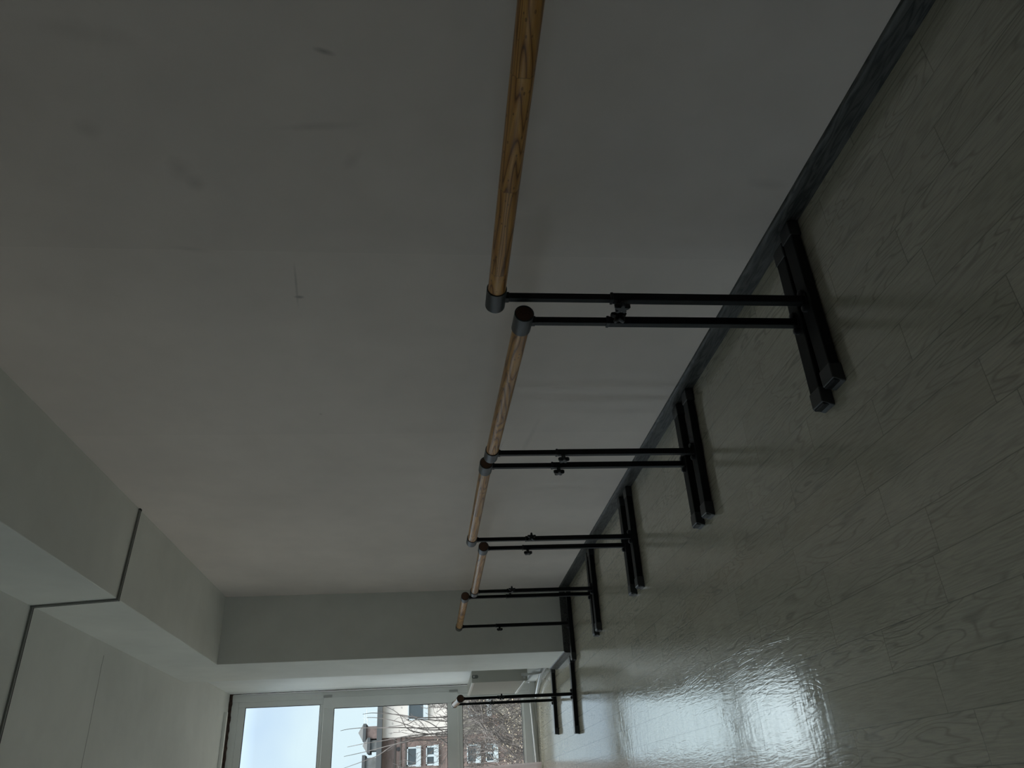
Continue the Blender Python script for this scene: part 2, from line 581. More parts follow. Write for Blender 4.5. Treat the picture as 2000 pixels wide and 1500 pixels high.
def glass_mat():
    m = bpy.data.materials.new('window_glass')
    m.use_nodes = True
    t = m.node_tree
    t.nodes.clear()
    o = t.nodes.new('ShaderNodeOutputMaterial')
    mx = t.nodes.new('ShaderNodeMixShader')
    tr = t.nodes.new('ShaderNodeBsdfTransparent')
    tr.inputs[0].default_value = (0.965, 0.985, 0.985, 1)
    gl = t.nodes.new('ShaderNodeBsdfGlossy')
    gl.inputs['Roughness'].default_value = 0.02
    fr = t.nodes.new('ShaderNodeFresnel')
    fr.inputs[0].default_value = 1.45
    g = NB(m)
    sc = g.math('MULTIPLY', fr.outputs[0], 0.5)
    t.links.new(sc, mx.inputs[0])
    t.links.new(tr.outputs[0], mx.inputs[1])
    t.links.new(gl.outputs[0], mx.inputs[2])
    t.links.new(mx.outputs[0], o.inputs[0])
    return m
M_glass = glass_mat()

def sheer_mat():
    m = bpy.data.materials.new('sheer_pink_voile')
    m.use_nodes = True
    t = m.node_tree
    t.nodes.clear()
    g = NB(m)
    o = g.n('ShaderNodeOutputMaterial')
    tr = g.n('ShaderNodeBsdfTransparent')
    tr.inputs[0].default_value = (1.0, 0.96, 0.95, 1)
    tl = g.n('ShaderNodeBsdfTranslucent')
    tl.inputs[0].default_value = (0.50, 0.42, 0.40, 1)
    df = g.n('ShaderNodeBsdfDiffuse')
    df.inputs[0].default_value = (0.50, 0.42, 0.40, 1)
    m1 = g.n('ShaderNodeMixShader')
    m1.inputs[0].default_value = 0.45
    g.l(tl.outputs[0], m1.inputs[1])
    g.l(df.outputs[0], m1.inputs[2])
    tcn = g.n('ShaderNodeTexCoord')
    n = g.noise(tcn.outputs['Object'], 40, 3)
    f = g.ramp(n, [(0.3, SHEER - 0.03), (0.7, SHEER + 0.03)])
    m2 = g.n('ShaderNodeMixShader')
    g.l(f, m2.inputs[0])
    g.l(tr.outputs[0], m2.inputs[1])
    g.l(m1.outputs[0], m2.inputs[2])
    g.l(m2.outputs[0], o.inputs[0])
    return m
SHEER = 0.80
M_sheer = sheer_mat()

# ------------------------------------------------------------------ the shell
bm = bmesh.new(); box(bm, XL - .2, XR + .2, YB - .2, YW + .15, -0.15, 0.0); struct('floor', bm, M_floor)
bm = bmesh.new(); box(bm, XR, XR + .2, YB, YP0 + 0.02, 0.0, ZC); struct('wall_right', bm, M_wall)
bm = bmesh.new(); box(bm, XP, XR + .2, YP0, YP1, 0.0, ZC + .02, 0.003); struct('wall_pier', bm, M_white)
bm = bmesh.new(); box(bm, XP, XR + .1, YB, YP0 + 0.001, ZS, ZC + .02, 0.003); struct('ceiling_bulkhead', bm, M_white)
bm = bmesh.new(); box(bm, XN, XR + .2, YP1 - .01, YW + .25, 0.0, ZC + .02); struct('wall_niche', bm, plaster('niche_lit_white', (0.82, 0.84, 0.83)))  # whiter copy of the plaster, window light painted into its colour
bm = bmesh.new(); box(bm, XL - .2, XR + .2, YB - .2, YW + .25, ZC, ZC + .2); struct('ceiling', bm, M_ceil)
bm = bmesh.new()      # unseen left wall; its windows are added to let in more daylight
ADDED_WINDOWS = [(1.2, 2.4), (3.6, 5.0), (6.2, 7.8)]
box(bm, XL - .2, XL, YB, YW + .1, 0.0, 0.9); box(bm, XL - .2, XL, YB, YW + .1, 3.0, ZC)
prv = YB
for a_, b_ in ADDED_WINDOWS + [(YW + .1, None)]:
    box(bm, XL - .2, XL, prv, a_, 0.9, 3.0)
    prv = b_
struct('wall_left', bm, M_white)
for wi, (a_, b_) in enumerate(ADDED_WINDOWS):  # added windows, out of view, there to brighten the interior
    bm = bmesh.new()
    x0_, x1_ = XL - .12, XL - .05
    box(bm, x0_, x1_, a_, a_ + .07, .9, 3.0); box(bm, x0_, x1_, b_ - .07, b_, .9, 3.0)
    box(bm, x0_, x1_, a_ + .07, b_ - .07, .9, .97); box(bm, x0_, x1_, a_ + .07, b_ - .07, 2.93, 3.0)
    box(bm, x0_, x1_, (a_ + b_) / 2 - .04, (a_ + b_) / 2 + .04, .97, 2.93)
    fr_ = struct('window_%d' % (wi + 2), bm, M_pvc)
    bm = bmesh.new(); box(bm, XL - .09, XL - .085, a_ + .06, b_ - .06, .96, 2.94); obj('pane', bm, M_glass, fr_)
bm = bmesh.new(); box(bm, XL - .2, XR + .2, YB - .2, YB, 0.0, ZC); struct('wall_back', bm, M_white)

# baseboards: moulded profile, dark grey wood look
def baseboard(name, a, b, inward, material, joints=()):
    """along a->b (2-D); profile thickness goes along inward"""
    a, b, n = Vector((*a, 0)), Vector((*b, 0)), Vector((*inward, 0))
    prof = [(0, 0), (0.020, 0), (0.020, 0.006), (0.0155, 0.016), (0.0145, 0.045), (0.013, 0.062), (0.0085, 0.074), (0.004, 0.079), (0, 0.080)]
    bm = bmesh.new()
    A = [bm.verts.new(a + n * t + Vector((0, 0, z))) for t, z in prof]
    B = [bm.verts.new(b + n * t + Vector((0, 0, z))) for t, z in prof]
    k = len(prof)
    for i in range(k):
        bm.faces.new((A[i], A[(i + 1) % k], B[(i + 1) % k], B[i]))
    bm.faces.new(A); bm.faces.new(B)
    return struct(name, bm, material, True)
baseboard('baseboard_right', (XR, YB), (XR, YP0), (-1, 0), M_base)
baseboard('baseboard_pier', (XP - .004, YP0), (XR - .02, YP0), (0, -1), M_base)
baseboard('baseboard_pier_side', (XP, YP0 - .020), (XP, YP1), (-1, 0), M_base)

# ------------------------------------------------------------------ window wall
win = thing('window_1', 'x', 'x', (0, YW, 0))
del win['label']; del win['category']
win['kind'] = 'structure'
ZT0, ZT1 = ZC, 3.60
def wbox(name, x0, x1, y0, y1, z0, z1, m=M_pvc, bev=0.004, parent=win):
    bm = bmesh.new()
    box(bm, x0, x1, y0, y1, z0, z1, bev)
    return obj(name, bm, m, parent)
# local y: 0 = inner face, + outwards
WX1 = XN - 0.008
BAY = 1.62
ncol = 4
bm = bmesh.new()
WXL = XL + 0.01
D0 = 0.07
box(bm, WX1 - .085, WX1, 0, D0, 0.075, ZC - .030, .004)                # right stile
box(bm, WXL, WX1 - .085, 0, D0, 3.60, ZC - .030, .004)                  # head
box(bm, WXL, WX1 - .085, 0, D0, 0.075, 0.165, .004)                     # foot rail
box(bm, WXL, WX1 - .085, .004, D0, 2.55, 2.60, .004)                    # transoms
box(bm, WXL, WX1 - .085, .004, D0, 0.96, 1.01, .004)
mull = [WX1 - .085 - BAY * k for k in range(1, ncol)]
for x in mull:
    box(bm, x - .09, x, .004, D0, 0.16, 3.61, .004)
obj('window_frame', bm, M_pvc, win)
edges = [WX1 - .085] + [v for x in mull for v in (x, x - .09)][:]
cols = []
xr = WX1 - .085
for x in mull:
    cols.append((x, xr)); xr = x - .09
cols.append((WXL, xr))
rows = [(0.150, 0.960, 0), (1.00, 2.56, 1), (2.60, 3.60, 0)]
for ci, (x0, x1) in enumerate(cols):
    for (z0, z1, sash) in rows:
        wdt = 0.075
        wb, wt = (0.038, 0.080) if z0 > 2 else (0.035, 0.042)
        yy = -.014 if sash else .012
        if sash:                                                        # an opening sash overlaps the frame
            z0 -= .025; z1 += .035; x1 += .014
            wdt = wb = wt = 0.125
        bm = bmesh.new()
        box(bm, x0, x0 + wdt, yy, D0 - .01, z0, z1, .004)
        box(bm, x1 - wdt, x1, yy, D0 - .01, z0, z1, .004)
        box(bm, x0 + wdt, x1 - wdt, yy, D0 - .01, z0, z0 + wb, .004)
        box(bm, x0 + wdt, x1 - wdt, yy, D0 - .01, z1 - wt, z1, .004)
        s = obj('sash' if sash else 'glazing_bead', bm, M_pvc, win)
        g0x, g1x, g0z, g1z = x0 + wdt, x1 - wdt, z0 + wb, z1 - wt
        bm = bmesh.new()
        t_ = .006
        box(bm, g0x, g0x + t_, yy + .004, yy + .02, g0z, g1z)
        box(bm, g1x - t_, g1x, yy + .004, yy + .02, g0z, g1z)
        box(bm, g0x + t_, g1x - t_, yy + .004, yy + .02, g0z, g0z + t_)
        box(bm, g0x + t_, g1x - t_, yy + .004, yy + .02, g1z - t_, g1z)
        obj('gasket', bm, M_gasket, s)
        bm = bmesh.new()
        box(bm, g0x + .001, g1x - .001, yy + .022, yy + .028, g0z + .001, g1z - .001)
        obj('pane', bm, M_glass, s)
        if sash and ci == 0:
            for zz in (z1 - .045, z0 + .05):
                bm = bmesh.new()
                box(bm, x1 - .002, x1 + .020, yy - .010, yy + .012, zz - .045, zz + .045, .003)
                box(bm, x1 - .004, x1 + .023, yy - .004, yy + .012, zz - .052, zz + .052, .002)
                hg = obj('hinge', bm, M_chrome, s)
                hg['label'] = 'zinc hinge'
# strip of protective film left on the frame
bm = bmesh.new(); box(bm, WX1 - .034, WX1 - .010, -.0015, .001, 2.63, 3.47); tp = obj('film_strip', bm, M_tape, win); tp['label'] = 'white protective film strip'
# sill rail under the window
bm = bmesh.new(); box(bm, WXL, XN, 0.0, .10, 0.0, 0.07, .003); struct('window_sill', bm, M_pvc).location = (0, YW, 0)
# raw gap around the window head and right side, ragged foam
random.seed(4)
bm = bmesh.new()
n = 160
prev = None
for i in range(n + 1):
    x = XN - (XN - WXL) * i / n
    wd = .020 + .016 * random.random() + (.010 if 8 < i < 60 else 0)
    wd2 = .028 + .012 * random.random()
    a = bm.verts.new((x, YW - .004, ZC - wd2)); b_ = bm.verts.new((x, YW + .05, ZC - wd2))
    c = bm.verts.new((x, YW - wd, ZC + .004)); d = bm.verts.new((x, YW + .02, ZC + .004))
    if prev:
        bm.faces.new((prev[0], a, b_, prev[1])); bm.faces.new((prev[2], prev[0], a, c)) if False else bm.faces.new((prev[0], prev[2], c, a))
    prev = (a, b_, c, d)
struct('trim_1', bm, M_foam)
bm = bmesh.new()
prev = None
for i in range(n + 1):
    z = 0.08 + (ZC - .08) * i / n
    wd = .006 + .012 * random.random() ** 2
    a = bm.verts.new((XN - .002, YW - wd, z)); b_ = bm.verts.new((XN - .002, YW + .02, z))
    c = bm.verts.new((XN + .004, YW - wd * .8, z))
    if prev:
        bm.faces.new((prev[0], a, b_, prev[1])); bm.faces.new((prev[0], prev[2], c, a))
    prev = (a, b_, c)
struct('trim_2', bm, M_foam)

# curtain rail on the ceiling and pink sheer curtain
bm = bmesh.new()
box(bm, -4.2, 1.085, 9.835, 9.885, ZC - .036, ZC, .003)
r_ = obj('curtain_rail', bm, mat('white_plastic_rail', (0.85, 0.85, 0.82), 0.4))
tag(r_, 'white curtain rail screwed along the ceiling in front of the window', 'curtain rail')
bm = bmesh.new()
x0, x1 = -1.0, 0.385
nx, nz_ = 200, 14
grid = []
for j in range(nz_ + 1):
    z = 0.012 + (3.672 - 0.012) * j / nz_
    rowv = []
    for i in range(nx + 1):
        x = x1 + (x0 - x1) * i / nx
        a = 0.030 + 0.010 * math.sin(i * .21)
        y = 9.80 + a * math.sin(x * 42 + 1.2 * math.sin(x * 7)) + .012 * math.sin(z * 2 + x * 9)
        xx = x - 0.034 * z + (0.004 * math.sin(z * 2.2) if i == 0 else 0.004 * math.sin(x * 60 + z))
        rowv.append(bm.verts.new((xx, y, z)))
    grid.append(rowv)
for j in range(nz_):
    for i in range(nx):
        bm.faces.new((grid[j][i], grid[j][i + 1], grid[j + 1][i + 1], grid[j + 1][i]))
cu = obj('sheer_curtain', bm, M_sheer, None, True)
tag(cu, 'pale pink sheer curtain hanging to the floor at the left of the window', 'curtain')

# ------------------------------------------------------------------ radiator in the niche
rad = thing('radiator', 'cream panel radiator with ribbed front mounted in the niche beside the window', 'radiator', (0, 0, 0))
RX0, RX1, RY0, RY1, RZ0, RZ1 = 1.146, 1.270, 8.75, 9.86, 0.245, 0.858
bm = bmesh.new()   # ribbed front
nr = 33
for i in range(nr):
    y = RY0 + .03 + (RY1 - RY0 - .06) * i / (nr - 1)
    box(bm, RX0 + .004, RX0 + .02, y - .012, y + .012, RZ0 + .035, RZ1 - .03, .005)
box(bm, RX0 + .010, RX0 + .03, RY0 + .004, RY1 - .004, RZ0 + .006, RZ1 - .004, .004)
box(bm, RX0, RX0 + .02, RY0 + .004, RY1 - .004, RZ1 - .032, RZ1 - .002, .005)
box(bm, RX0, RX0 + .02, RY0 + .004, RY1 - .004, RZ0 + .002, RZ0 + .036, .005)
obj('front_panel', bm, M_rad, rad)
for ya in (RY0, RY1 - .004):
    bm = bmesh.new(); box(bm, RX0 + .001, RX1, ya, ya + .004, RZ0, RZ1, .0015)
    obj('side_panel', bm, M_rad, rad)
bm = bmesh.new()
for i in range(46):
    y = RY0 + .015 + (RY1 - RY0 - .03) * i / 45
    box(bm, RX0 + .012, RX1 - .006, y - .007, y + .005, RZ1 - .006, RZ1)
box(bm, RX0 + .004, RX0 + .012, RY0 + .004, RY1 - .004, RZ1 - .008, RZ1 + .001)
box(bm, RX1 - .008, RX1 - .001, RY0 + .004, RY1 - .004, RZ1 - .008, RZ1 + .001)
obj('top_grille', bm, M_rad, rad)
bm = bmesh.new(); box(bm, RX1 - .03, RX1 - .012, RY0 + .006, RY1 - .006, RZ0 + .01, RZ1 - .012, .003)
obj('rear_panel', bm, M_rad, rad)
bm = bmesh.new()   # oval recess with bleed screw
for k in range(1):
    pts = []
    for a in range(24):
        t_ = 2 * PI * a / 24
        cx, cz = 1.209, .822
        pts.append((cx + .019 * math.cos(t_), cz + .016 * math.sin(t_) + (.019 if math.sin(t_) > 0 else -.019)))
    prism(bm, pts, 'y', RY0 - .0015, RY0 + .001)
v_ = obj('vent_plate', bm, mat('grey_vent_plate', (.14, .15, .14), .5), rad)
bm = bmesh.new(); tube(bm, [(1.209, RY0 - .012, .835), (1.209, RY0, .835)], .011, 16); obj('bleed_valve', bm, M_pipe, v_, True)
bm = bmesh.new()
tube(bm, [(1.208, RY0 - .001, .285), (1.208, RY0 - .03, .285)], .016, 14)
tube(bm, [(1.208, RY0 - .03, .315), (1.208, RY0 - .03, .245)], [.014, .017], 14)
tube(bm, [(1.208, RY0 - .028, .285), (1.17, RY0 - .03, .285)], .012, 14)
obj('lockshield_valve', bm, M_pipe, rad, True)
for yy in (RY0 + .2, RY1 - .2):
    bm = bmesh.new(); box(bm, RX1 - .005, XN + .001, yy - .02, yy + .02, .70, .78, .002); obj('wall_bracket', bm, M_rad, rad)

def smooth_pts(p, n=8):
    p = [Vector(q) for q in p]
    outp = []
    for i in range(len(p) - 1):
        a = p[max(i - 1, 0)]; b = p[i]; c = p[i + 1]; d = p[min(i + 2, len(p) - 1)]
        for k in range(n):
            t = k / n
            outp.append(0.5 * ((2 * b) + (-a + c) * t + (2 * a - 5 * b + 4 * c - d) * t * t + (-a + 3 * b - 3 * c + d) * t ** 3))
    outp.append(p[-1])
    return outp
bm = bmesh.new()
tube(bm, smooth_pts([(1.262, 8.20, .060), (1.262, 8.70, .062), (1.255, 9.05, .052), (1.20, 9.45, .032), (1.14, 9.68, .026), (1.09, 9.78, .026)]), .021, 14)
tag(obj('heating_pipe', bm, M_pipe, None, True), 'thick grey heating pipe curving along the floor past the radiator', 'pipe', 'pipes')
bm = bmesh.new()
tube(bm, smooth_pts([(1.208, RY0 - .035, .243), (1.212, RY0 - .034, .15), (1.235, RY0 + .06, .085), (1.275, RY0 + .35, .12), (1.285, 9.5, .12), (1.285, 10.0, .12)]), .010, 12)
tag(obj('heating_pipe', bm, M_pipe, None, True), 'thin grey pipe dropping from the radiator valve and running along the niche wall', 'pipe')
bm = bmesh.new()
tube(bm, [(1.04, 9.93, .066), (.40, 9.935, .038), (-.6, 9.935, .031), (-4.4, 9.935, .031)], .030, 16)
tag(obj('heating_pipe', bm, M_pipe, None, True), 'long pale pipe lying on the floor along the foot of the window', 'pipe')

# ------------------------------------------------------------------ cable trunking over soffit, bulkhead side and ceiling
ct = thing('cable_trunking', 'thin grey cable trunking crossing the soffit, stepping up the bulkhead and across the ceiling', 'cable trunking')
bm = bmesh.new(); w_ = .011
def bar(bm, a, b, hw, nrm, thick):
    a, b, nrm = Vector(a), Vector(b), Vector(nrm)
    d = (b - a).normalized(); s = d.cross(nrm).normalized() * hw
    P = [a - s, a + s, b + s, b - s]
    lo = [bm.verts.new(p) for p in P]; hi = [bm.verts.new(p + nrm * thick) for p in P]
    bm.faces.new(lo); bm.faces.new(hi)
    for i in range(4):
        bm.faces.new((lo[i], lo[(i + 1) % 4], hi[(i + 1) % 4], hi[i]))
def trunk(name, a, b, nrm):
    bm = bmesh.new()
    bar(bm, a, b, .011, nrm, .012)
    o = obj(name, bm, M_duct, ct)
    bm = bmesh.new()
    nv = Vector(nrm)
    s = (Vector(b) - Vector(a)).normalized().cross(nv) * -.006
    bar(bm, Vector(a) + nv * .012 + s, Vector(b) + nv * .012 + s, .003, nrm, .0008)
    obj('groove', bm, M_dark, o)
trunk('soffit_run', (XR - .001, 4.845, ZS), (XP - .012, 4.775, ZS), (0, 0, -1))
trunk('bulkhead_run', (XP, 4.775, ZS - .012), (XP, 4.89, ZC), (-1, 0, 0))
trunk('ceiling_run', (XP, 4.895, ZC), (XL, 4.90, ZC), (0, 0, -1))
bm = bmesh.new(); box(bm, XR - .012, XR + .0, 4.833, 4.857, ZS - .014, ZS, .001); obj('hole_shade', bm, M_dark, ct)  # dark block painted as the shade in the hole where the trunking starts

# ------------------------------------------------------------------ free-standing ballet barres
ZO = 0.713      # top of the outer square tube
FH = 0.040
def barre(pn, pf, label, knobs, group='ballet barres along the right wall'):
    """pn, pf: (x, y, z of rail centre) at the two posts; knobs: direction of the height knob of each post"""
    A, B = Vector((pn[0], pn[1], 0)), Vector((pf[0], pf[1], 0))
    L = (B - A).length
    ang = math.atan2(-(B - A).x, (B - A).y)
    t = thing('ballet_barre', label, 'ballet barre', (pn[0], pn[1], 0), ang, group)
    # local frame: y along the rail, x towards the wall
    za, zb = pn[2], pf[2]
    RR, RS = .0285, .0325
    sl = (zb - za) / L
    def P(y):
        return (0, y, za + sl * y)
    bm = bmesh.new()
    tube(bm, [P(-.043 + (L + .086) * k / 12) for k in range(13)], RR, 40)
    rail = obj('rail', bm, M_wood, t, True)
    for y, zz in ((-.043, -1), (L + .043, 1)):
        bm = bmesh.new()
        tube(bm, [P(y), P(y + .0012 * zz)], RR - .0008, 40)
        e = obj('end_grain', bm, M_woodend, rail); e['label'] = 'brown stained rail end'
    for i, (y, z) in enumerate(((0, za), (L, zb))):
        bm = bmesh.new()
        ring_tube(bm, P(y - .047), P(y + .047), RR - .0002, RS, 40)
        obj('sleeve', bm, M_sleeve, t, True)
        # inner sliding tube
        bm = bmesh.new()
        h = .0112
        box(bm, -h, h, y - h, y + h, ZO - .10, z - RS + .003, .0022, 2)
        box(bm, -h - .002, h + .002, y - h - .002, y + h + .002, z - RS - .010, z - RS + .004, .002)
        obj('inner_post', bm, M_black, t)
        # outer tube
        bm = bmesh.new()
        h = .0138
        box(bm, -h, h, y - h, y + h, FH - .001, ZO, .0026, 2)
        op = obj('outer_post', bm, M_black, t)
        bm = bmesh.new()
        box(bm, -h - .001, h + .001, y - h - .001, y + h + .001, ZO - .008, ZO + .001, .0008)
        obj('collar', bm, M_plastic, op)
        # star knob
        d = Vector(knobs[i]).normalized()
        uu = Vector((-d.y, d.x, 0)); vv = Vector((0, 0, 1))
        c0 = Vector((0, y, ZO - .035)) + d * h
        bm = bmesh.new()
        tube(bm, [c0, c0 + d * .014], [.010, .008], 14)
        ks = 50
        rA, rB = [], []
        ringsK = []
        for (off, sc_) in ((.012, .85), (.015, 1.0), (.027, 1.0), (.031, .82)):
            ring = []
            for k in range(ks):
                a = 2 * PI * k / ks + .3
                lob = .5 + .5 * math.cos(5 * a)
                r = (.0135 + .0145 * lob ** .8) * sc_
                ring.append(bm.verts.new(c0 + d * off + (uu * math.cos(a) + vv * math.sin(a)) * r))
            ringsK.append(ring)
        for ra, rb in zip(ringsK, ringsK[1:]):
            for k in range(ks):
                bm.faces.new((ra[k], ra[(k + 1) % ks], rb[(k + 1) % ks], rb[k]))
        bm.faces.new(ringsK[0]); bm.faces.new(ringsK[-1])
        obj('adjusting_knob', bm, M_plastic, op, True)
        # foot
        bm = bmesh.new()
        W = .0325
        box(bm, -.325, .325, y - W, y + W, .004, FH, .004, 2)
        ft = obj('foot', bm, M_black, t)
        for s in (-1, 1):
            bm = bmesh.new()
            vs = box(bm, min(s * .262, s * .33), max(s * .262, s * .33), y - W - .003, y + W + .003, 0.0, FH + .003, .004, 2)
            for v in vs:      # sloping end face
                if v.is_valid and v.co.x * s > .31:
                    v.co.x -= s * .012 * (v.co.z / FH)
            obj('foot_cap', bm, M_cap, ft)
        # fixing bolts either side of the post
        for s in (-1, 1):
            bm = bmesh.new()
            c = Vector((s * .030, y, FH))
            tube(bm, [c, c + Vector((0, 0, .004)), c + Vector((0, 0, .0045)), c + Vector((0, 0, .013)), c + Vector((0, 0, .017))], [.014, .014, .0135, .0130, .008], 16)
            obj('fixing_knob', bm, M_plastic, ft, True)
        bm = bmesh.new()
        box(bm, -.024, .024, y - .020, y + .020, FH, FH + .004, .001)
        obj('base_plate', bm, M_black, ft)
    return t
W_, E_ = (-1, 0, 0), (0, -1, 0)
barre((1.43, .86, 1.097), (1.43, 1.987, 1.091), 'black ballet barre nearest the camera, its wooden rail running out of the frame', (W_, W_))
barre((1.395, 2.072, .997), (1.43, 3.235, 1.018), 'second ballet barre from the camera, its brown rail end close behind the first', (E_, W_))
barre((1.43, 3.39, 1.035), (1.43, 4.558, 1.048), 'third ballet barre from the camera, standing mid-wall with a raised rail', (W_, E_))
barre((1.43, 4.743, .966), (1.43, 5.875, .967), 'fourth ballet barre from the camera, the one with the lowest rail', (W_, E_))
barre((1.415, 5.985, 1.035), (1.408, 7.06, 1.046), 'fifth ballet barre, its far post in front of the grey pier', ((1, 0, 0), W_))
barre((.814, 7.19, 1.043), (.897, 8.375, 1.060), 'farthest ballet barre, standing past the pier in front of the window', (E_, E_), 'ballet barres along the right wall')

# ------------------------------------------------------------------ outside: brick block opposite, trees
def facade_mat(name, base, mortar, kind):
    m, g, b = new_mat(name)
    tcn = g.n('ShaderNodeTexCoord')
    v = tcn.outputs['Object']
    sp = g.n('ShaderNodeSeparateXYZ')
    g.l(v, sp.inputs[0])
    if kind == 'brick':
        vec = g.comb(sp.outputs[0], sp.outputs[2], 0)
        br = g.n('ShaderNodeTexBrick')
        br.inputs['Scale'].default_value = 1.0
        br.inputs['Brick Width'].default_value = 0.26
        br.inputs['Row Height'].default_value = 0.08
        br.inputs['Mortar Size'].default_value = 0.008
        br.inputs['Color1'].default_value = (*base, 1)
        br.inputs['Color2'].default_value = (*[c * .75 for c in base], 1)
        br.inputs['Mortar'].default_value = (*mortar, 1)
        g.l(vec, br.inputs['Vector'])
        n = g.noise(v, .8, 4)
        col = g.mix(1.0, br.outputs[0], g.ramp(n, [(.3, .8), (.7, 1.1)]), 'MULTIPLY')
    else:
        n = g.noise(v, .6, 4)
        col = g.ramp(n, [(.3, tuple(c * .94 for c in base)), (.7, base)])
        # insulation dowels and board joints
        vec = g.comb(g.math('ADD', sp.outputs[0], g.math('MULTIPLY', g.noise(v, 1.0, 1), .5)), sp.outputs[2], 0)
        vo = g.n('ShaderNodeTexVoronoi', voronoi_dimensions='2D')
        vo.inputs['Scale'].default_value = 1.9
        vo.inputs['Randomness'].default_value = 0.55
        g.l(vec, vo.inputs['Vector'])
        k = g.math('LESS_THAN', vo.outputs['Distance'], .09)
        col = g.mix(g.math('MULTIPLY', k, .7), col, (.25, .23, .22))
        fx = g.math('FRACT', g.math('DIVIDE', sp.outputs[0], 1.2))
        fz = g.math('FRACT', g.math('DIVIDE', sp.outputs[2], .6))
        j = g.math('MAXIMUM', g.math('LESS_THAN', fx, .012), g.math('LESS_THAN', fz, .02))
        col = g.mix(g.math('MULTIPLY', j, .15), col, (.4, .38, .36))
    g.l(col, b.inputs['Base Color'])
    b.inputs['Roughness'].default_value = .85
    return m
M_brick = facade_mat('weathered_red_brick', (.17, .115, .10), (.16, .13, .12), 'brick')
M_cream = facade_mat('cream_insulation_board', (.49, .445, .41), (.5, .5, .5), 'board')
M_frame = mat('white_window_frame', (.35, .385, .40), .5)
M_pane = mat('dark_house_glass', (.045, .055, .06), .15, 0, .5)
M_roof = mat('dark_roof_edge', (.045, .048, .050), .8)
M_conc = mat('grey_concrete_chimney', (.13, .13, .125), .9, noise=(3, .4, (1, 1, 1)))
M_chb = mat('sooty_brick_chimney', (.12, .085, .075), .9, noise=(4, .5, (1, 1, 1)))
M_capm = mat('grey_metal_chimney_cap', (.17, .165, .16), .6)
M_line = mat('dark_weathered_band', (.07, .06, .055), .9)
YB_ = 40.0
bld = thing('apartment_building', 'brick apartment block with a cream clad section and chimneys, seen through the window', 'building', (2.7, YB_, -8))
def lb(bm, x0, x1, y0, y1, z0, z1, bev=0):
    box(bm, x0 - 2.7, x1 - 2.7, y0, y1, z0 + 8, z1 + 8, bev)
bm = bmesh.new(); lb(bm, -22, 16, .25, 10, -8, 3.62); obj('brick_wall', bm, M_brick, bld)
bm = bmesh.new(); lb(bm, 2.95, 16, 0.0, .25, .35, 3.62); cw = obj('cream_cladding', bm, M_cream, bld); cw['label'] = 'cream insulation boards dotted with fixings'
bm = bmesh.new(); lb(bm, -22, 16.3, -.35, 10.4, 3.62, 3.86); obj('roof_edge', bm, M_roof, bld)
# brick storey bands on the left section
bm = bmesh.new()
for z in (3.10, 2.98, 2.45):
    pass
for x in ():
    pass
for (z, h_) in ((2.98, .07), (2.72, .06), (2.47, .07)):
    lb(bm, -22, 2.94, .20, .26, z, z + h_)
obj('cornice_band', bm, M_line, bld)
def hwin(x0, x1, z0, z1, y=.25, cross=True):
    bm = bmesh.new()
    f = .05
    lb(bm, x0 - .02, x0 + f, y - .06, y + .05, z0, z1); lb(bm, x1 - f, x1 + .02, y - .06, y + .05, z0, z1)
    lb(bm, x0 - .02, x1 + .02, y - .06, y + .05, z1 - f, z1); lb(bm, x0 - .05, x1 + .05, y - .16, y + .05, z0 - .10, z0 + .13)
    if cross:
        xm = (x0 + x1) / 2
        lb(bm, xm - .05, xm + .05, y - .05, y + .05, z0, z1)
    o = obj('window', bm, M_frame, bld)
    bm = bmesh.new(); lb(bm, x0, x1, y - .02, y + .02, z0, z1); obj('pane', bm, M_pane, o)
hwin(3.68, 5.25, 1.55, 2.42, 0.0)
hwin(6.6, 8.2, 1.55, 2.42, 0.0)
for fl in range(3):
    dz = -2.85 * fl
    hwin(1.70, 2.49, 1.88 + dz, 2.44 + dz, .25, False)
    hwin(1.70, 2.50, 1.04 + dz, 1.54 + dz, .25, True)
    hwin(-.3, .9, 1.3 + dz, 2.4 + dz)
    hwin(-2.6, -1.4, 1.3 + dz, 2.4 + dz)
for fl in range(1, 4):
    dz = -2.85 * fl
    hwin(3.75, 4.75, 1.3 + dz, 2.35 + dz, .12)
    hwin(5.9, 6.9, 1.3 + dz, 2.35 + dz, .12)
bm = bmesh.new(); lb(bm, 2.95, 16, .10, .25, -7.9, .35); lw_ = obj('lower_render', bm, mat('grey_tan_render', (.16, .145, .12), .9, noise=(1.5, .3, (1, 1, 1))), bld); lw_['label'] = 'stained tan lower wall'
bm = bmesh.new(); lb(bm, 3.15, 3.75, .04, .14, -2.0, -1.15); obj('red_panel', bm, mat('red_brown_render', (.20, .11, .085), .9, noise=(3, .3, (1, 1, 1))), bld)['label'] = 'red brown painted panel'
# round vent hole
bm = bmesh.new(); tube(bm, [(2.45 - 2.7, .18, 2.86 + 8), (2.45 - 2.7, .26, 2.86 + 8)], .09, 16); obj('vent', bm, M_gasket, bld)
# chimneys
def chimney(x0, x1, z1, m, gable=True, dark=.16):
    bm = bmesh.new(); lb(bm, x0, x1, .4, 1.5, 3.8, z1); c = obj('chimney', bm, m, bld)
    bm = bmesh.new(); lb(bm, x0 - .12, x1 + .12, .28, 1.62, z1, z1 + .14)
    obj('chimney_slab', bm, M_roof, c)
    if gable:
        bm = bmesh.new()
        prism(bm, [(x0 - .10 - 2.7, z1 + .14 + 8), (x1 + .10 - 2.7, z1 + .14 + 8), ((x0 + x1) / 2 - 2.7, z1 + .36 + 8)], 'y', .3, 1.6)
        obj('chimney_cap', bm, M_capm, c)
chimney(2.97, 3.52, 4.42, M_chb)
chimney(2.45, 2.90, 4.20, M_conc)
chimney(1.30, 2.15, 4.42, M_conc, False)
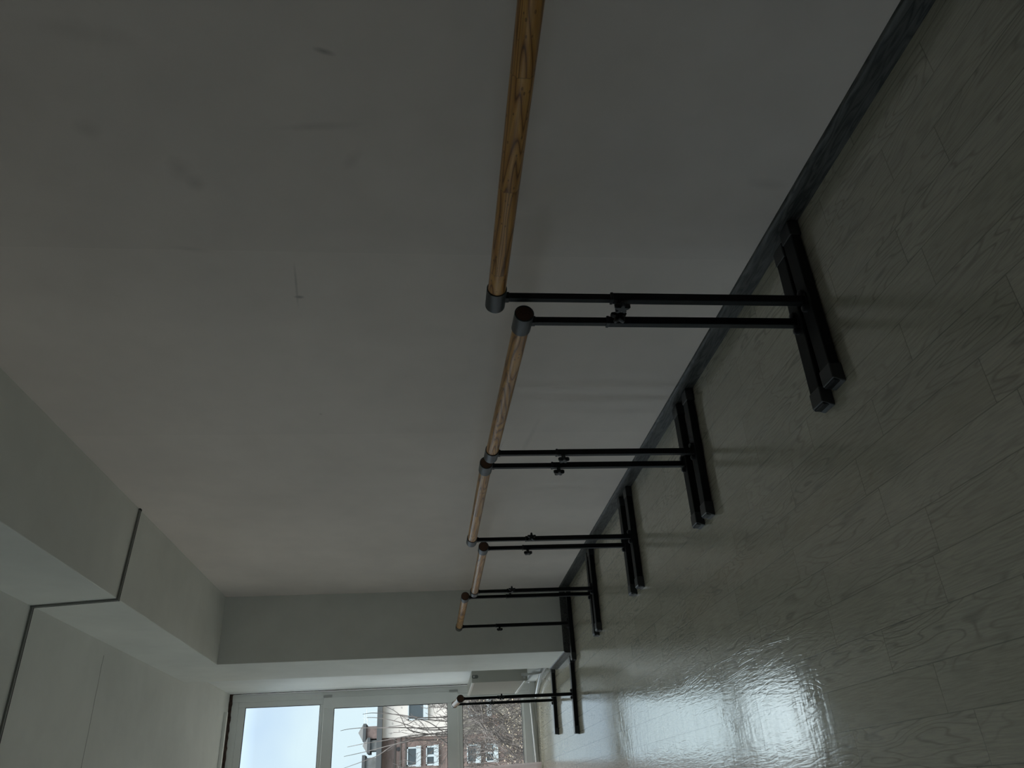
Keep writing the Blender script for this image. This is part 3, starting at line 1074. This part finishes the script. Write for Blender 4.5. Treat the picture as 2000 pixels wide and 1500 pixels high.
# roof antennas
for x, h_ in ((3.86, 1.3), (4.05, 1.6), (4.2, 1.4), (4.33, 1.0), (2.25, .9)):
    bm = bmesh.new(); tube(bm, [(x - 2.7, 2.0, 11.8), (x - 2.7, 2.0, 11.86 + h_ * .55)], .010, 5)
    if h_ > 1.2:
        tube(bm, [(x - 2.95, 2.0, 11.84 + h_ * .5), (x - 2.45, 2.0, 11.84 + h_ * .5)], .008, 5)
    obj('antenna', bm, M_pipe, bld)
bm = bmesh.new()
box(bm, -60, 60, 11, 120, -8.4, -8.0)
g_ = obj('ground_outside', bm, mat('winter_ground', (.16, .15, .12), .95, noise=(.6, .3, (1, 1, 1))))
g_['kind'] = 'structure'

# bare trees
M_bark = mat('grey_brown_bark', (.065, .055, .05), .9, noise=(8, .3, (1, 1, 1)))
M_leaf = mat('dry_tan_leaf', (.34, .28, .20), .8, noise=(2, .3, (1, 1, 1)))
def tree(loc, H, seed, label, spread=1.0, n1=26, leaves=900, lean=-.2, arcs=()):
    rnd = random.Random(seed)
    t = thing('bare_tree', label, 'tree', loc, 0, 'bare trees outside')
    bm = bmesh.new()
    trunk_p = [Vector((0, 0, 0)), Vector((.1, 0, H * .25)), Vector((-.05, .1, H * .5)), Vector((.05, 0, H * .72))]
    tp_ = smooth_pts(trunk_p, 5)
    tube(bm, tp_, [.16 - .10 * i / len(tp_) for i in range(len(tp_))], 8)
    obj('trunk', bm, M_bark, t, True)
    bmb = bmesh.new(); bmt = bmesh.new(); bml = bmesh.new()
    tips = []
    def limb(p, d, length, r, lvl):
        n = 6 if lvl < 2 else 4
        pts = [p.copy()]
        dd = d.normalized()
        for k in range(n):
            dd = (dd + Vector((rnd.uniform(-1, 1), rnd.uniform(-1, 1), rnd.uniform(-.4, .7))) * (.13 if lvl < 2 else .22)).normalized()
            pts.append(pts[-1] + dd * (length / n))
        rr = [max(.0062, r * (1 - .8 * k / n)) for k in range(n + 1)]
        tube(bmb if lvl < 2 else bmt, pts, rr, 5 if lvl < 2 else 3, False)
        if lvl < 3:
            for _ in range((5, 6, 4)[lvl]):
                k = rnd.randint(1, n)
                nd = (dd * .7 + Vector((rnd.uniform(-1, 1), rnd.uniform(-1, 1), rnd.uniform(-.5, .8))) * .8).normalized()
                limb(pts[k], nd, length * rnd.uniform(.35, .62), rr[k] * .62, lvl + 1)
        if lvl >= 1:
            tips.extend(pts[1:])
    for i in range(n1):
        k = rnd.uniform(.3, 1.0)
        idx = int(k * (len(tp_) - 1))
        a = rnd.uniform(0, 2 * PI)
        el = rnd.uniform(.3, 1.3)
        d = Vector((math.cos(a) * spread + lean, math.sin(a), el * 1.1))
        limb(tp_[idx], d, H * rnd.uniform(.20, .34), .026, 0)
    for arc in arcs:
        pts = [Vector(q) - Vector(loc) for q in arc]
        pts = smooth_pts(pts, 4)
        tube(bmb, pts, [.012 + .016 * (1 - i / (len(pts) - 1)) if False else .006 + .014 * (1 - i / (len(pts) - 1)) for i in range(len(pts))], 5, False)
    obj('branches', bmb, M_bark, t)
    o = obj('twigs', bmt, M_bark, t); o['kind'] = 'stuff'
    for _ in range(leaves):
        p = rnd.choice(tips)
        if p.z > H * .78 and rnd.random() < .8:
            continue
        s = rnd.uniform(.015, .034)
        q = p + Vector((rnd.uniform(-.08, .08), rnd.uniform(-.08, .08), rnd.uniform(-.12, .02)))
        a = Vector((rnd.uniform(-1, 1), rnd.uniform(-1, 1), rnd.uniform(-1, 1))).normalized()
        u, v = frame_axes(a)
        bml.faces.new([bml.verts.new(q + u * s), bml.verts.new(q + v * s * .6), bml.verts.new(q - u * s), bml.verts.new(q - v * s * .6)])
    o = obj('dry_leaves', bml, M_leaf, t); o['kind'] = 'stuff'
    return t
# long arching shoots of the nearer tree, root to tip (world metres)
def shoot(Y, px):
    C_ = Vector((0, 0, 1.3))
    outp = []
    for k, (x, y) in enumerate(px):
        d = fwd * F + rgt * (-(y - 750)) + upv * (-(x - 1000))
        p = C_ + d * (Y / d.y)
        outp.append((p.x, p.y + .5 * math.sin(k * 1.3 + x * .05), p.z))
    return outp
ARCS = [shoot(24, q) for q in (
    [(960, 1410), (860, 1420), (779, 1423), (742, 1422), (709, 1421), (683, 1423), (666, 1428)],
    [(960, 1400), (880, 1425), (800, 1440), (744, 1448), (715, 1452), (677, 1458)],
    [(980, 1420), (880, 1440), (800, 1450), (718, 1465), (669, 1476)],
    [(980, 1430), (860, 1430), (779, 1453), (739, 1475), (707, 1487), (666, 1500)],
    [(900, 1395), (830, 1405), (779, 1398), (748, 1395), (727, 1395), (711, 1398)],
    [(900, 1420), (830, 1428), (779, 1412), (742, 1403), (717, 1402)],
    [(940, 1400), (880, 1430), (803, 1430), (782, 1400), (760, 1385), (735, 1376)],
    [(920, 1402), (873, 1406), (818, 1406), (797, 1415), (760, 1422)],
    [(900, 1470), (850, 1435), (838, 1430), (822, 1408), (800, 1390)],
    [(960, 1470), (900, 1450), (840, 1410), (800, 1402), (740, 1392)],
    [(1000, 1450), (950, 1430), (920, 1395), (900, 1380)],
    [(1010, 1480), (970, 1440), (935, 1405), (880, 1370)],
    [(1000, 1400), (960, 1440), (930, 1480), (910, 1500)])]
tree((2.75, 24, -8), 9.6, 11, 'tall bare tree in front of the brick block, long shoots reaching above the roof line', 1.0, 30, 3600, -.25, ARCS)
tree((1.9, 31, -8), 9.6, 5, 'lower bare tree with dry leaves close to the brick wall', .8, 26, 3200, .3)
tree((1.2, 16.6, -8), 8.8, 21, 'nearest bare tree low in the lower pane, a tangle of twigs', .9, 26, 1600, .15)
